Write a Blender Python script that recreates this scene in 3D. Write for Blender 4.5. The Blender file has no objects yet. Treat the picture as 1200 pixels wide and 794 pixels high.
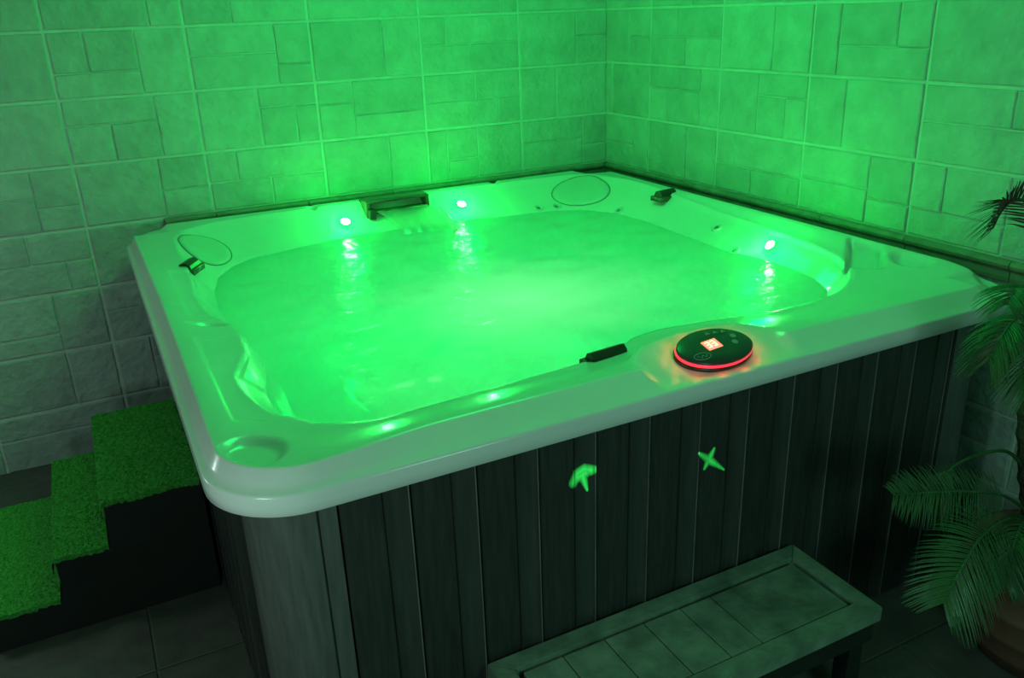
import bpy, bmesh, math, random
import numpy as np
from mathutils import Vector, Matrix

random.seed(7)
np.random.seed(7)
SC = bpy.context.scene
COL = SC.collection

# ---------------------------------------------------------------- camera
cam_data = bpy.data.cameras.new('camera')
cam = bpy.data.objects.new('camera', cam_data)
COL.objects.link(cam)
cam_data.sensor_width = 36.0
cam_data.lens = 986.577 / 1200 * 36
R = ((0.8900637812658896, -0.4544363028854506, -0.03569470406754563),
     (-0.19542567105073927, -0.30967114521566347, -0.9305442433947929),
     (0.41181946575293754, 0.8352193894065334, -0.364435589900798))
m = Matrix.Identity(4)
for i in range(3):
    m[i][0] = R[0][i]
    m[i][1] = -R[1][i]
    m[i][2] = -R[2][i]
m.translation = (-2.34154, -3.59983, 1.67798)
cam.matrix_world = m
cam_data.clip_start = 0.02
SC.camera = cam

# ---------------------------------------------------------------- world, exposure
SC.view_settings.view_transform = 'Standard'
SC.view_settings.look = 'None'
SC.view_settings.gamma = 1.0
SC.view_settings.use_curve_mapping = False
SC.view_settings.exposure = 0.0
world = bpy.data.worlds.new('dim_room')
SC.world = world
world.use_nodes = True
wb = world.node_tree.nodes['Background']
wb.inputs['Color'].default_value = (0.10, 0.75, 0.45, 1)
wb.inputs['Strength'].default_value = 0.016


# ---------------------------------------------------------------- lamps
def lamp(name, kind, loc, energy, color, **kw):
    d = bpy.data.lights.new(name, kind)
    d.energy = energy
    d.color = color
    o = bpy.data.objects.new(name, d)
    o.location = loc
    for k, v in kw.items():
        setattr(d, k, v)
    COL.objects.link(o)
    return o


WATER_Z = 0.84
GREEN = (0.0, 1.0, 0.12)
# the tub's own underwater lamps
for (x, y, e) in ((-1.55, -0.72, 3.8), (-0.80, -0.72, 3.6), (-0.70, -1.50, 3.9), (-1.60, -1.55, 3.9)):
    lamp('underwater_lamp', 'POINT', (x, y, 0.40), e, GREEN, shadow_soft_size=0.08)
# a whiter light added under the froth to turn it pale
lamp('froth_fill_light', 'POINT', (-1.20, -1.40, 0.52), 1.9, (0.62, 1.0, 0.70), shadow_soft_size=0.06)
# a white room lamp to the left of the photographer
lamp('room_lamp', 'POINT', (-3.4, -0.95, 0.95), 7.0, (0.80, 1.0, 0.95), shadow_soft_size=0.12)
lamp('side_lamp', 'POINT', (-2.75, -2.75, 0.95), 10.5, (0.62, 1.0, 0.84), shadow_soft_size=0.10)
# unseen green fill, added above the tub to brighten the walls
lamp('green_wall_fill', 'POINT', (-1.10, -1.15, 2.5), 58, (0.0, 1.0, 0.15), shadow_soft_size=0.35)
# unseen pale green fill, added low in front to brighten the rim's lip
lamp('front_fill_light', 'POINT', (-1.35, -3.8, 1.1), 18, (0.38, 1.0, 0.72), shadow_soft_size=0.2)



def gobo(loc, target, energy, strokes, width):
    """a small green effect projector whose slide throws a little figure on the tub's front: strokes are (x0, y0, x1, y1, taper) in metres at the target"""
    o = lamp('patch_spot', 'SPOT', loc, energy, (0.03, 1.0, 0.12), shadow_soft_size=0.0, spot_size=math.radians(4.0), spot_blend=0.2)  # unseen spot added for the patch; its real source is unknown
    d = Vector(target) - Vector(loc)
    o.rotation_euler = d.to_track_quat('-Z', 'Y').to_euler()
    dist = d.length
    o.data.use_nodes = True
    nt = o.data.node_tree
    N, L = nt.nodes, nt.links
    em = N['Emission']
    tc = N.new('ShaderNodeTexCoord')
    sp = N.new('ShaderNodeSeparateXYZ')
    L.new(tc.outputs['Normal'], sp.inputs[0])

    def mth(op, a, b=None, c=None):
        n = N.new('ShaderNodeMath')
        n.operation = op
        for i, v in enumerate((a, b, c)):
            if v is None:
                continue
            if isinstance(v, (int, float)):
                n.inputs[i].default_value = v
            else:
                L.new(v, n.inputs[i])
        return n.outputs[0]
    az = mth('ABSOLUTE', sp.outputs['Z'])
    u = mth('MULTIPLY', mth('DIVIDE', sp.outputs['X'], az), dist)
    v = mth('MULTIPLY', mth('DIVIDE', sp.outputs['Y'], az), dist)
    total = None
    for (x0, y0, x1, y1, tp) in strokes:
        bx_, by_ = x1 - x0, y1 - y0
        l2 = bx_ * bx_ + by_ * by_
        du, dv = mth('SUBTRACT', u, x0), mth('SUBTRACT', v, y0)
        h = mth('DIVIDE', mth('ADD', mth('MULTIPLY', du, bx_), mth('MULTIPLY', dv, by_)), l2)
        h = mth('MINIMUM', mth('MAXIMUM', h, 0.0), 1.0)
        ex, ey = mth('SUBTRACT', du, mth('MULTIPLY', h, bx_)), mth('SUBTRACT', dv, mth('MULTIPLY', h, by_))
        dd = mth('SQRT', mth('ADD', mth('MULTIPLY', ex, ex), mth('MULTIPLY', ey, ey)))
        w = mth('MULTIPLY', mth('SUBTRACT', 1.0, mth('MULTIPLY', h, tp)), width)
        val = mth('MAXIMUM', mth('SUBTRACT', 1.0, mth('DIVIDE', dd, w)), 0.0)
        total = val if total is None else mth('MAXIMUM', total, val)
    L.new(mth('POWER', total, 0.8), em.inputs['Strength'])
    return o


gobo((-1.75, -4.25, 1.9), (-1.509, -2.232, 0.73), 4200, [(-.023, -.012, -.012, .006, 0), (-.012, .006, .006, .012, 0), (.006, .012, .023, .006, 0), (-.010, -.003, .010, .003, 0), (.002, -.002, .013, -.035, .7)], 0.0125)
gobo((-1.70, -4.25, 1.9), (-1.159, -2.232, 0.667), 3600, [(0, 0, -.030, .018, .6), (0, 0, .014, .024, .65), (0, 0, -.012, -.020, .65), (0, 0, .046, -.029, .75)], 0.0125)


# ---------------------------------------------------------------- helpers
def tag(o, label=None, cat=None, group=None, kind=None):
    if label:
        o['label'] = label
    if cat:
        o['category'] = cat
    if group:
        o['group'] = group
    if kind:
        o['kind'] = kind
    return o


def link_mesh(name, me, mat=None, parent=None, smooth=False):
    o = bpy.data.objects.new(name, me)
    COL.objects.link(o)
    if mat is not None and not me.materials:
        me.materials.append(mat)
    if parent is not None:
        o.parent = parent
    if smooth:
        me.shade_smooth()
    return o


def from_data(name, verts, faces, mat=None, parent=None, smooth=False):
    me = bpy.data.meshes.new(name)
    me.from_pydata([tuple(map(float, v)) for v in verts], [], faces)
    me.validate()
    bm = bmesh.new()
    bm.from_mesh(me)
    bmesh.ops.recalc_face_normals(bm, faces=bm.faces)
    bm.to_mesh(me)
    bm.free()
    return link_mesh(name, me, mat, parent, smooth)


def from_bm(name, bm, mat=None, parent=None, smooth=False):
    bmesh.ops.recalc_face_normals(bm, faces=bm.faces)
    me = bpy.data.meshes.new(name)
    bm.to_mesh(me)
    bm.free()
    return link_mesh(name, me, mat, parent, smooth)


def empty(name, loc=(0, 0, 0)):
    o = bpy.data.objects.new(name, None)
    o.location = loc
    COL.objects.link(o)
    return o


def add_box(bm, lo, hi, bevel=0.0, mtx=None, seg=2):
    vs = [bm.verts.new((x, y, z)) for x in (lo[0], hi[0]) for y in (lo[1], hi[1]) for z in (lo[2], hi[2])]
    idx = ((0, 1, 3, 2), (4, 6, 7, 5), (0, 4, 5, 1), (2, 3, 7, 6), (0, 2, 6, 4), (1, 5, 7, 3))
    fs = [bm.faces.new([vs[i] for i in f]) for f in idx]
    if bevel:
        es = list({e for f in fs for e in f.edges})
        r = bmesh.ops.bevel(bm, geom=es, offset=bevel, segments=seg, affect='EDGES', profile=0.5)
        vs = list({v for v in vs if v.is_valid} | set(r['verts']))
    if mtx is not None:
        bmesh.ops.transform(bm, matrix=mtx, verts=[v for v in vs if v.is_valid])
    return vs


def add_tube(bm, pts, radii, n=8, cap=True):
    pts = [Vector(p) for p in pts]
    rings = []
    prev = None
    for i, p in enumerate(pts):
        t = (pts[min(i + 1, len(pts) - 1)] - pts[max(i - 1, 0)]).normalized()
        if prev is None:
            a = t.orthogonal().normalized()
        else:
            a = (prev - t * prev.dot(t)).normalized()
        prev = a
        b = t.cross(a)
        r = radii[i] if hasattr(radii, '__len__') else radii
        rings.append([bm.verts.new(p + (a * math.cos(k * 2 * math.pi / n) + b * math.sin(k * 2 * math.pi / n)) * r) for k in range(n)])
    for i in range(len(rings) - 1):
        for k in range(n):
            bm.faces.new((rings[i][k], rings[i][(k + 1) % n], rings[i + 1][(k + 1) % n], rings[i + 1][k]))
    if cap:
        bm.faces.new(rings[0][::-1])
        bm.faces.new(rings[-1])


def add_lathe(bm, prof, n=32, sx=1.0, sy=1.0, mtx=None, cap_top=True, cap_bottom=True):
    rings = []
    allv = []
    for r, z in prof:
        ring = [bm.verts.new((r * sx * math.cos(2 * math.pi * k / n), r * sy * math.sin(2 * math.pi * k / n), z)) for k in range(n)]
        rings.append(ring)
        allv += ring
    for i in range(len(rings) - 1):
        for k in range(n):
            bm.faces.new((rings[i][k], rings[i][(k + 1) % n], rings[i + 1][(k + 1) % n], rings[i + 1][k]))
    if cap_bottom:
        bm.faces.new(rings[0][::-1])
    if cap_top:
        bm.faces.new(rings[-1])
    if mtx is not None:
        bmesh.ops.transform(bm, matrix=mtx, verts=allv)
    return allv


def catmull(P, n):
    P = [Vector(p) for p in P]
    P = [P[0] * 2 - P[1]] + P + [P[-1] * 2 - P[-2]]
    out = []
    segs = len(P) - 3
    for i in range(n + 1):
        t = i / n * segs
        k = min(int(t), segs - 1)
        u = t - k
        a, b, c, d = P[k:k + 4]
        out.append(0.5 * ((2 * b) + (c - a) * u + (2 * a - 5 * b + 4 * c - d) * u * u + (3 * b - a - 3 * c + d) * u ** 3))
    return out


def frame_from(normal, xdir, loc):
    n = Vector(normal).normalized()
    x = Vector(xdir)
    x = (x - n * x.dot(n)).normalized()
    y = n.cross(x)
    mm = Matrix.Identity(4)
    for i in range(3):
        mm[i][0], mm[i][1], mm[i][2], mm[i][3] = x[i], y[i], n[i], loc[i]
    return mm


# ---------------------------------------------------------------- materials
def new_mat(name):
    mt = bpy.data.materials.new(name)
    mt.use_nodes = True
    return mt, mt.node_tree.nodes, mt.node_tree.links, mt.node_tree.nodes['Principled BSDF']


def simple(name, color, rough=0.5, metal=0.0, spec=0.5, coat=0.0, noise=0.0, nscale=20.0, bump=0.0, bscale=60.0, emit=None, estr=0.0, per_object=0.0, stretch=None):
    mt, N, L, P = new_mat(name)
    P.inputs['Roughness'].default_value = rough
    P.inputs['Metallic'].default_value = metal
    P.inputs['Specular IOR Level'].default_value = spec
    P.inputs['Coat Weight'].default_value = coat
    P.inputs['Coat Roughness'].default_value = 0.08
    P.inputs['Base Color'].default_value = (*color, 1)
    tc = N.new('ShaderNodeTexCoord')
    vec = tc.outputs['Object']
    if stretch:
        mp = N.new('ShaderNodeMapping')
        mp.inputs['Scale'].default_value = stretch
        L.new(vec, mp.inputs['Vector'])
        vec = mp.outputs['Vector']
    if noise or per_object:
        nz = N.new('ShaderNodeTexNoise')
        nz.inputs['Scale'].default_value = nscale
        nz.inputs['Detail'].default_value = 6
        L.new(vec, nz.inputs['Vector'])
        mr = N.new('ShaderNodeMapRange')
        mr.inputs['From Min'].default_value = 0.25
        mr.inputs['From Max'].default_value = 0.75
        mr.inputs['To Min'].default_value = 1 - noise
        mr.inputs['To Max'].default_value = 1 + noise
        L.new(nz.outputs['Fac'], mr.inputs['Value'])
        val = mr.outputs['Result']
        if per_object:
            oi = N.new('ShaderNodeObjectInfo')
            m2 = N.new('ShaderNodeMapRange')
            m2.inputs['To Min'].default_value = 1 - per_object
            m2.inputs['To Max'].default_value = 1 + per_object
            L.new(oi.outputs['Random'], m2.inputs['Value'])
            mu = N.new('ShaderNodeMath')
            mu.operation = 'MULTIPLY'
            L.new(val, mu.inputs[0])
            L.new(m2.outputs['Result'], mu.inputs[1])
            val = mu.outputs[0]
        hs = N.new('ShaderNodeHueSaturation')
        hs.inputs['Color'].default_value = (*color, 1)
        L.new(val, hs.inputs['Value'])
        L.new(hs.outputs['Color'], P.inputs['Base Color'])
    if bump:
        nb = N.new('ShaderNodeTexNoise')
        nb.inputs['Scale'].default_value = bscale
        nb.inputs['Detail'].default_value = 5
        L.new(vec, nb.inputs['Vector'])
        bp = N.new('ShaderNodeBump')
        bp.inputs['Strength'].default_value = bump
        bp.inputs['Distance'].default_value = 0.01
        L.new(nb.outputs['Fac'], bp.inputs['Height'])
        L.new(bp.outputs['Normal'], P.inputs['Normal'])
    if emit:
        P.inputs['Emission Color'].default_value = (*emit, 1)
        P.inputs['Emission Strength'].default_value = estr
    return mt


M = {}
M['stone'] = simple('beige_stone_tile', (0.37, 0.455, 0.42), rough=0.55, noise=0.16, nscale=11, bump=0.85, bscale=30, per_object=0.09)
M['grout'] = simple('pale_grout', (0.54, 0.63, 0.58), rough=0.8, noise=0.08, nscale=14, bump=0.2)
M['trim_tile'] = simple('shade_brown_trim_tile', (0.27, 0.225, 0.18), rough=0.4, noise=0.25, nscale=18, per_object=0.1)
M['ceiling'] = simple('plain_ceiling_paint', (0.6, 0.6, 0.58), rough=0.9, noise=0.03, nscale=3)
M['floor_tile'] = simple('dark_slate_floor_tile', (0.095, 0.085, 0.08), rough=0.45, noise=0.25, nscale=10, bump=0.2, bscale=30, per_object=0.08)
M['floor_grout'] = simple('floor_joint', (0.15, 0.135, 0.12), rough=0.8, noise=0.1, nscale=12)
M['acrylic'] = simple('white_pearl_acrylic', (0.74, 0.74, 0.73), rough=0.22, spec=0.5, coat=0.35, noise=0.05, nscale=4)
M['pillow'] = simple('soft_grey_headrest_foam', (0.60, 0.61, 0.60), rough=0.4, noise=0.03)
M['pillow_edge'] = simple('dark_headrest_seam', (0.22, 0.23, 0.22), rough=0.5, noise=0.03)
M['board'] = simple('dark_grey_cabinet_board', (0.034, 0.034, 0.033), rough=0.42, spec=0.4, noise=0.35, nscale=16, bump=0.12, bscale=50, per_object=0.08, stretch=(6, 6, 0.5))
M['rib'] = simple('moulded_cabinet_rib', (0.046, 0.046, 0.045), rough=0.32, spec=0.5, noise=0.25, nscale=16, stretch=(6, 6, 0.5))
M['bead'] = simple('highlight_cabinet_bead', (0.16, 0.155, 0.15), rough=0.3, spec=0.6, noise=0.3, nscale=9, stretch=(1, 1, 1))
M['post'] = simple('dark_grey_corner_post', (0.095, 0.097, 0.093), rough=0.4, noise=0.25, nscale=16, bump=0.08, bscale=50, stretch=(5, 5, 0.6))
M['dark'] = simple('dark_core', (0.012, 0.012, 0.012), rough=0.8, noise=0.05)
M['bronze'] = simple('bronze_tinted_plastic', (0.085, 0.062, 0.035), rough=0.25, spec=0.6, noise=0.1)
M['dark_plastic'] = simple('dark_brown_plastic', (0.035, 0.022, 0.015), rough=0.3, spec=0.5, noise=0.1)
M['panel_face'] = simple('dark_green_grey_keypad', (0.03, 0.045, 0.042), rough=0.3, spec=0.5, noise=0.06)
M['panel_print'] = simple('grey_keypad_print', (0.25, 0.28, 0.27), rough=0.5, noise=0.03)
M['glow_red'] = simple('red_status_light_band', (0.5, 0.03, 0.03), rough=0.3, noise=0.03, emit=(1.0, 0.03, 0.06), estr=1.6)
M['display'] = simple('lit_red_display', (0.4, 0.05, 0.03), rough=0.3, noise=0.03, emit=(1.0, 0.26, 0.15), estr=1.7)
M['digit'] = simple('lit_display_digits', (0.8, 0.5, 0.3), rough=0.3, noise=0.03, emit=(1.0, 0.85, 0.45), estr=3.0)
M['led'] = simple('white_green_led', (0.9, 1, 0.9), rough=0.3, noise=0.02, emit=(0.58, 1.0, 0.62), estr=80)
M['chrome'] = simple('chrome_ring', (0.7, 0.7, 0.68), rough=0.18, metal=1.0, noise=0.03)
M['turf'] = simple('green_artificial_turf', (0.085, 0.46, 0.075), rough=0.95, spec=0.1, noise=0.4, nscale=120, bump=0.9, bscale=420)
M['step_black'] = simple('black_step_side', (0.014, 0.015, 0.014), rough=0.6, noise=0.2, nscale=14)
M['bench'] = simple('mottled_grey_green_bench_top', (0.17, 0.24, 0.18), rough=0.5, noise=0.45, nscale=14, bump=0.3, bscale=40, per_object=0.1)
M['bench_dark'] = simple('dark_bench_recess', (0.02, 0.02, 0.02), rough=0.7, noise=0.1)
M['frond'] = simple('dark_green_palm_leaflet', (0.035, 0.095, 0.03), rough=0.45, noise=0.25, nscale=12)
M['frond_silhouette'] = simple('silhouette_brown_palm_leaflet', (0.06, 0.035, 0.022), rough=0.6, noise=0.25, nscale=12)  # the upper frond's dark silhouette put into its colour
M['trunk'] = simple('fibrous_palm_trunk', (0.07, 0.06, 0.035), rough=0.9, noise=0.4, nscale=40, bump=0.8, bscale=90)
M['pot'] = simple('brown_clay_pot', (0.16, 0.075, 0.05), rough=0.6, noise=0.2, nscale=9, bump=0.15)
M['soil'] = simple('dark_potting_soil', (0.02, 0.015, 0.01), rough=1.0, noise=0.4, nscale=60, bump=0.8)


def water_material():
    mt, N, L, P = new_mat('glowing_bubbly_spa_water')
    N.remove(P)
    out = N['Material Output']
    tc = N.new('ShaderNodeTexCoord')
    # ripples
    n1 = N.new('ShaderNodeTexNoise')
    n1.inputs['Scale'].default_value = 19
    n1.inputs['Detail'].default_value = 4
    n1.inputs['Distortion'].default_value = 0.6
    L.new(tc.outputs['Object'], n1.inputs['Vector'])
    bp = N.new('ShaderNodeBump')
    bp.inputs['Strength'].default_value = 0.55
    bp.inputs['Distance'].default_value = 0.02
    L.new(n1.outputs['Fac'], bp.inputs['Height'])
    # froth in the middle of the tub where the jets meet
    mp = N.new('ShaderNodeMapping')
    mp.inputs['Location'].default_value = (0.02, 0.20, 0)
    L.new(tc.outputs['Object'], mp.inputs['Vector'])
    sc = N.new('ShaderNodeVectorMath')
    sc.operation = 'MULTIPLY'
    sc.inputs[1].default_value = (1.45, 1.75, 0)
    L.new(mp.outputs['Vector'], sc.inputs[0])
    nd = N.new('ShaderNodeTexNoise')
    nd.inputs['Scale'].default_value = 3.5
    nd.inputs['Detail'].default_value = 5
    L.new(tc.outputs['Object'], nd.inputs['Vector'])
    ln = N.new('ShaderNodeVectorMath')
    ln.operation = 'LENGTH'
    L.new(sc.outputs[0], ln.inputs[0])
    ad = N.new('ShaderNodeMath')
    ad.operation = 'ADD'
    L.new(ln.outputs['Value'], ad.inputs[0])
    L.new(nd.outputs['Fac'], ad.inputs[1])
    froth = N.new('ShaderNodeMapRange')
    froth.interpolation_type = 'SMOOTHSTEP'
    froth.inputs['From Min'].default_value = 1.55
    froth.inputs['From Max'].default_value = 0.75
    froth.inputs['To Min'].default_value = 0.0
    froth.inputs['To Max'].default_value = 1.0
    L.new(ad.outputs[0], froth.inputs['Value'])
    tr = N.new('ShaderNodeBsdfTranslucent')
    tr.inputs['Color'].default_value = (0.10, 0.88, 0.68, 1)
    df = N.new('ShaderNodeBsdfDiffuse')
    df.inputs['Color'].default_value = (0.72, 0.78, 0.74, 1)
    tp = N.new('ShaderNodeBsdfTransparent')
    tp.inputs['Color'].default_value = (0.85, 0.97, 0.88, 1)
    mb = N.new('ShaderNodeMixShader')          # cloudy water / clear water
    mb.inputs['Fac'].default_value = 0.42
    L.new(tr.outputs[0], mb.inputs[1])
    L.new(tp.outputs[0], mb.inputs[2])
    mf = N.new('ShaderNodeMixShader')          # white froth on top
    fm = N.new('ShaderNodeMath')
    fm.operation = 'MULTIPLY'
    fm.inputs[1].default_value = 0.8
    L.new(froth.outputs['Result'], fm.inputs[0])
    L.new(fm.outputs[0], mf.inputs['Fac'])
    L.new(mb.outputs[0], mf.inputs[1])
    frothmix = N.new('ShaderNodeMixShader')
    frothmix.inputs['Fac'].default_value = 0.35
    trf = N.new('ShaderNodeBsdfTranslucent')
    trf.inputs['Color'].default_value = (0.80, 0.86, 0.82, 1)
    L.new(trf.outputs[0], frothmix.inputs[1])
    L.new(df.outputs[0], frothmix.inputs[2])
    L.new(frothmix.outputs[0], mf.inputs[2])
    gl = N.new('ShaderNodeBsdfGlossy')
    gl.inputs['Roughness'].default_value = 0.06
    L.new(bp.outputs['Normal'], gl.inputs['Normal'])
    fr = N.new('ShaderNodeFresnel')
    fr.inputs['IOR'].default_value = 1.33
    mg = N.new('ShaderNodeMixShader')
    L.new(fr.outputs[0], mg.inputs['Fac'])
    L.new(mf.outputs[0], mg.inputs[1])
    L.new(gl.outputs[0], mg.inputs[2])
    L.new(mg.outputs[0], out.inputs['Surface'])
    return mt


def thin_water_material():
    mt, N, L, P = new_mat('clear_falling_water')
    N.remove(P)
    out = N['Material Output']
    tc = N.new('ShaderNodeTexCoord')
    nz = N.new('ShaderNodeTexNoise')
    nz.inputs['Scale'].default_value = 30
    L.new(tc.outputs['Object'], nz.inputs['Vector'])
    bp = N.new('ShaderNodeBump')
    bp.inputs['Strength'].default_value = 0.2
    L.new(nz.outputs['Fac'], bp.inputs['Height'])
    tp = N.new('ShaderNodeBsdfTransparent')
    tp.inputs['Color'].default_value = (0.86, 0.95, 0.88, 1)
    tl = N.new('ShaderNodeBsdfTranslucent')
    tl.inputs['Color'].default_value = (0.8, 0.9, 0.82, 1)
    gl = N.new('ShaderNodeBsdfGlossy')
    gl.inputs['Roughness'].default_value = 0.08
    L.new(bp.outputs['Normal'], gl.inputs['Normal'])
    m0 = N.new('ShaderNodeMixShader')
    m0.inputs['Fac'].default_value = 0.4
    L.new(tp.outputs[0], m0.inputs[1])
    L.new(tl.outputs[0], m0.inputs[2])
    m1 = N.new('ShaderNodeMixShader')
    m1.inputs['Fac'].default_value = 0.08
    L.new(m0.outputs[0], m1.inputs[1])
    L.new(gl.outputs[0], m1.inputs[2])
    L.new(m1.outputs[0], out.inputs['Surface'])
    return mt


M['water'] = water_material()
M['falling_water'] = thin_water_material()
M['water_edge'], _n, _l, _p = new_mat('white_splashing_water')
_t = _n.new('ShaderNodeBsdfTranslucent')
_t.inputs['Color'].default_value = (0.95, 0.97, 0.95, 1)
_m = _n.new('ShaderNodeMixShader')
_p.inputs['Base Color'].default_value = (0.95, 0.97, 0.95, 1)
_p.inputs['Roughness'].default_value = 0.15
_l.new(_p.outputs[0], _m.inputs[1])
_l.new(_t.outputs[0], _m.inputs[2])
_l.new(_m.outputs[0], _n['Material Output'].inputs['Surface'])

# ---------------------------------------------------------------- room shell
TW, TH = 0.47619, 0.23738       # one wall tile, 2:1


def slab(name, lo, hi, mat, kind='structure'):
    bm = bmesh.new()
    add_box(bm, lo, hi)
    o = from_bm(name, bm, mat)
    o['kind'] = kind
    return o


wall_back = slab('wall_back', (-4.6, 0.0, 0.0), (0.12, 0.12, 2.6), M['grout'])
wall_right = slab('wall_right', (0.0, -4.6, 0.0), (0.12, 0.0, 2.6), M['grout'])
floor = slab('floor', (-4.6, -4.6, -0.1), (0.12, 0.12, 0.0), M['floor_grout'])
ceiling = slab('ceiling', (-4.6, -4.6, 2.6), (0.12, 0.12, 2.7), M['ceiling'])

# each tile of the wall is moulded as a few dressed stones: (u0, u1, v0, v1), u left to right, v top to bottom
F_ = [(0, 1, 0, 1)]
BACK = {  # (column from the corner, row): pattern read off the wall; row 0 spans z 1.187 .. 1.424
    (4, 0): [(0, .68, 0, .4), (0, .33, .4, 1), (.33, .68, .4, 1), (.68, 1, 0, 1)],
    (4, 1): [(0, .26, 0, .62), (.26, .62, 0, .62), (0, .62, .62, 1), (.62, 1, 0, 1)],
    (4, -1): [(0, .62, 0, 1), (.62, 1, 0, .55), (.62, 1, .55, 1)],
    (4, 2): [(0, .75, 0, 1), (.75, 1, 0, 1)],
    (3, 1): [(0, .7, 0, .46), (0, .7, .46, 1), (.7, 1, 0, .66), (.7, 1, .66, 1)],
    (3, 0): [(0, .5, 0, 1), (.5, 1, 0, .34), (.5, .8, .34, 1), (.8, 1, .34, 1)],
    (3, -1): [(0, .25, 0, .52), (.25, 1, 0, .52), (0, .52, .52, 1), (.52, 1, .52, 1)],
    (3, 2): [(0, .38, 0, 1), (.38, 1, 0, 1)],
    (2, 1): [(0, .64, 0, 1), (.64, 1, 0, 1)],
    (2, 0): [(0, .32, 0, .38), (0, .32, .38, 1), (.32, 1, 0, .6), (.32, 1, .6, 1)],
    (2, -1): [(0, .62, 0, 1), (.62, 1, 0, 1)],
    (2, 2): F_,
    (1, 2): [(0, .5, 0, 1), (.5, .82, 0, 1), (.82, 1, 0, 1)],
    (1, 1): [(0, .25, 0, .5), (.25, 1, 0, .5), (0, .5, .5, 1), (.5, 1, .5, 1)],
    (1, 0): [(0, .52, 0, .5), (.52, 1, 0, .5), (0, .76, .5, 1), (.76, 1, .5, 1)],
    (1, -1): [(0, .2, 0, 1), (.2, .52, 0, .6), (.2, .52, .6, 1), (.52, 1, 0, 1)],
    (0, 1): [(0, .63, 0, 1), (.63, 1, 0, .45), (.63, 1, .45, 1)],
    (0, 0): [(0, .4, 0, 1), (.4, 1, 0, 1)],
    (0, -1): [(0, .7, 0, .45), (0, .7, .45, 1), (.7, 1, 0, .6), (.7, 1, .6, 1)],
    (0, 2): [(0, .77, 0, 1), (.77, 1, 0, 1)],
    (5, 2): [(0, .4, 0, 1), (.4, 1, 0, .25), (.4, 1, .25, 1)],
    (5, 1): [(0, .45, 0, 1), (.45, 1, 0, 1)],
    (5, 0): F_,
    (5, -1): [(0, .2, 0, 1), (.2, .68, 0, .45), (.2, .68, .45, 1), (.68, 1, 0, .62), (.68, 1, .62, 1)],
    (5, -2): [(0, .55, 0, .5), (.55, 1, 0, .5), (0, .8, .5, 1), (.8, 1, .5, 1)],
    (5, -3): [(0, .64, 0, .68), (0, .64, .68, 1), (.64, 1, 0, 1)],
    (5, -4): [(0, .64, 0, 1), (.64, 1, 0, 1)],
    (5, -5): [(0, 1, 0, .42), (0, .7, .42, 1), (.7, 1, .42, 1)],
    (4, -2): [(0, .6, 0, 1), (.6, 1, 0, .5), (.6, 1, .5, 1)],
    (4, -3): [(0, .7, 0, .45), (.7, 1, 0, .45), (0, 1, .45, 1)],
    (4, -4): [(0, .3, 0, 1), (.3, 1, 0, .4), (.3, 1, .4, 1)],
    (4, -5): [(0, .5, 0, 1), (.5, 1, 0, .5), (.5, 1, .5, 1)],
}
RIGHT = {  # column 0 is the narrow cut tile at the corner; u runs from the corner towards the camera
    (0, 1): [(0, .55, 0, 1), (.55, 1, 0, .5), (.55, 1, .5, 1)],
    (0, 0): [(0, .18, 0, 1), (.18, 1, 0, 1)],
    (0, -1): [(0, .66, 0, .55), (0, .66, .55, 1), (.66, 1, 0, 1)],
    (0, 2): [(0, 1, 0, .5), (0, 1, .5, 1)],
    (1, 1): [(0, .4, 0, .5), (.4, 1, 0, .5), (0, .52, .5, 1), (.52, 1, .5, 1)],
    (1, 0): [(0, .75, 0, .4), (0, .28, .4, 1), (.28, .75, .4, 1), (.75, 1, 0, 1)],
    (1, -1): [(0, .58, 0, 1), (.58, 1, 0, 1)],
    (2, 1): [(0, .6, 0, 1), (.6, 1, 0, 1)],
    (2, 0): [(0, .47, 0, 1), (.47, 1, 0, .36), (.47, .78, .36, 1), (.78, 1, .36, 1)],
    (2, -1): [(0, .24, 0, .55), (.24, 1, 0, .55), (0, .45, .55, 1), (.45, 1, .55, 1)],
    (3, 1): [(0, .25, 0, 1), (.25, .74, 0, .58), (.74, 1, 0, .58), (.25, 1, .58, 1)],
    (3, 0): [(0, .36, 0, 1), (.36, 1, 0, 1)],
    (3, -1): [(0, .64, 0, .5), (0, .64, .5, 1), (.64, 1, 0, .62), (.64, 1, .62, 1)],
    (4, 1): [(0, .8, 0, 1), (.8, 1, 0, 1)],
    (4, 0): [(0, .62, 0, .48), (.62, 1, 0, .48), (0, 1, .48, 1)],
    (4, -1): [(0, .24, 0, .62), (.24, .68, 0, .62), (0, .68, .62, 1), (.68, 1, 0, 1)],
}
POOL = [[(0, .6, 0, 1), (.6, 1, 0, .5), (.6, 1, .5, 1)], [(0, .45, 0, .5), (.45, 1, 0, .5), (0, .7, .5, 1), (.7, 1, .5, 1)],
        [(0, .66, 0, .45), (0, .3, .45, 1), (.3, .66, .45, 1), (.66, 1, 0, 1)], [(0, .4, 0, 1), (.4, 1, 0, 1)]]


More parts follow.
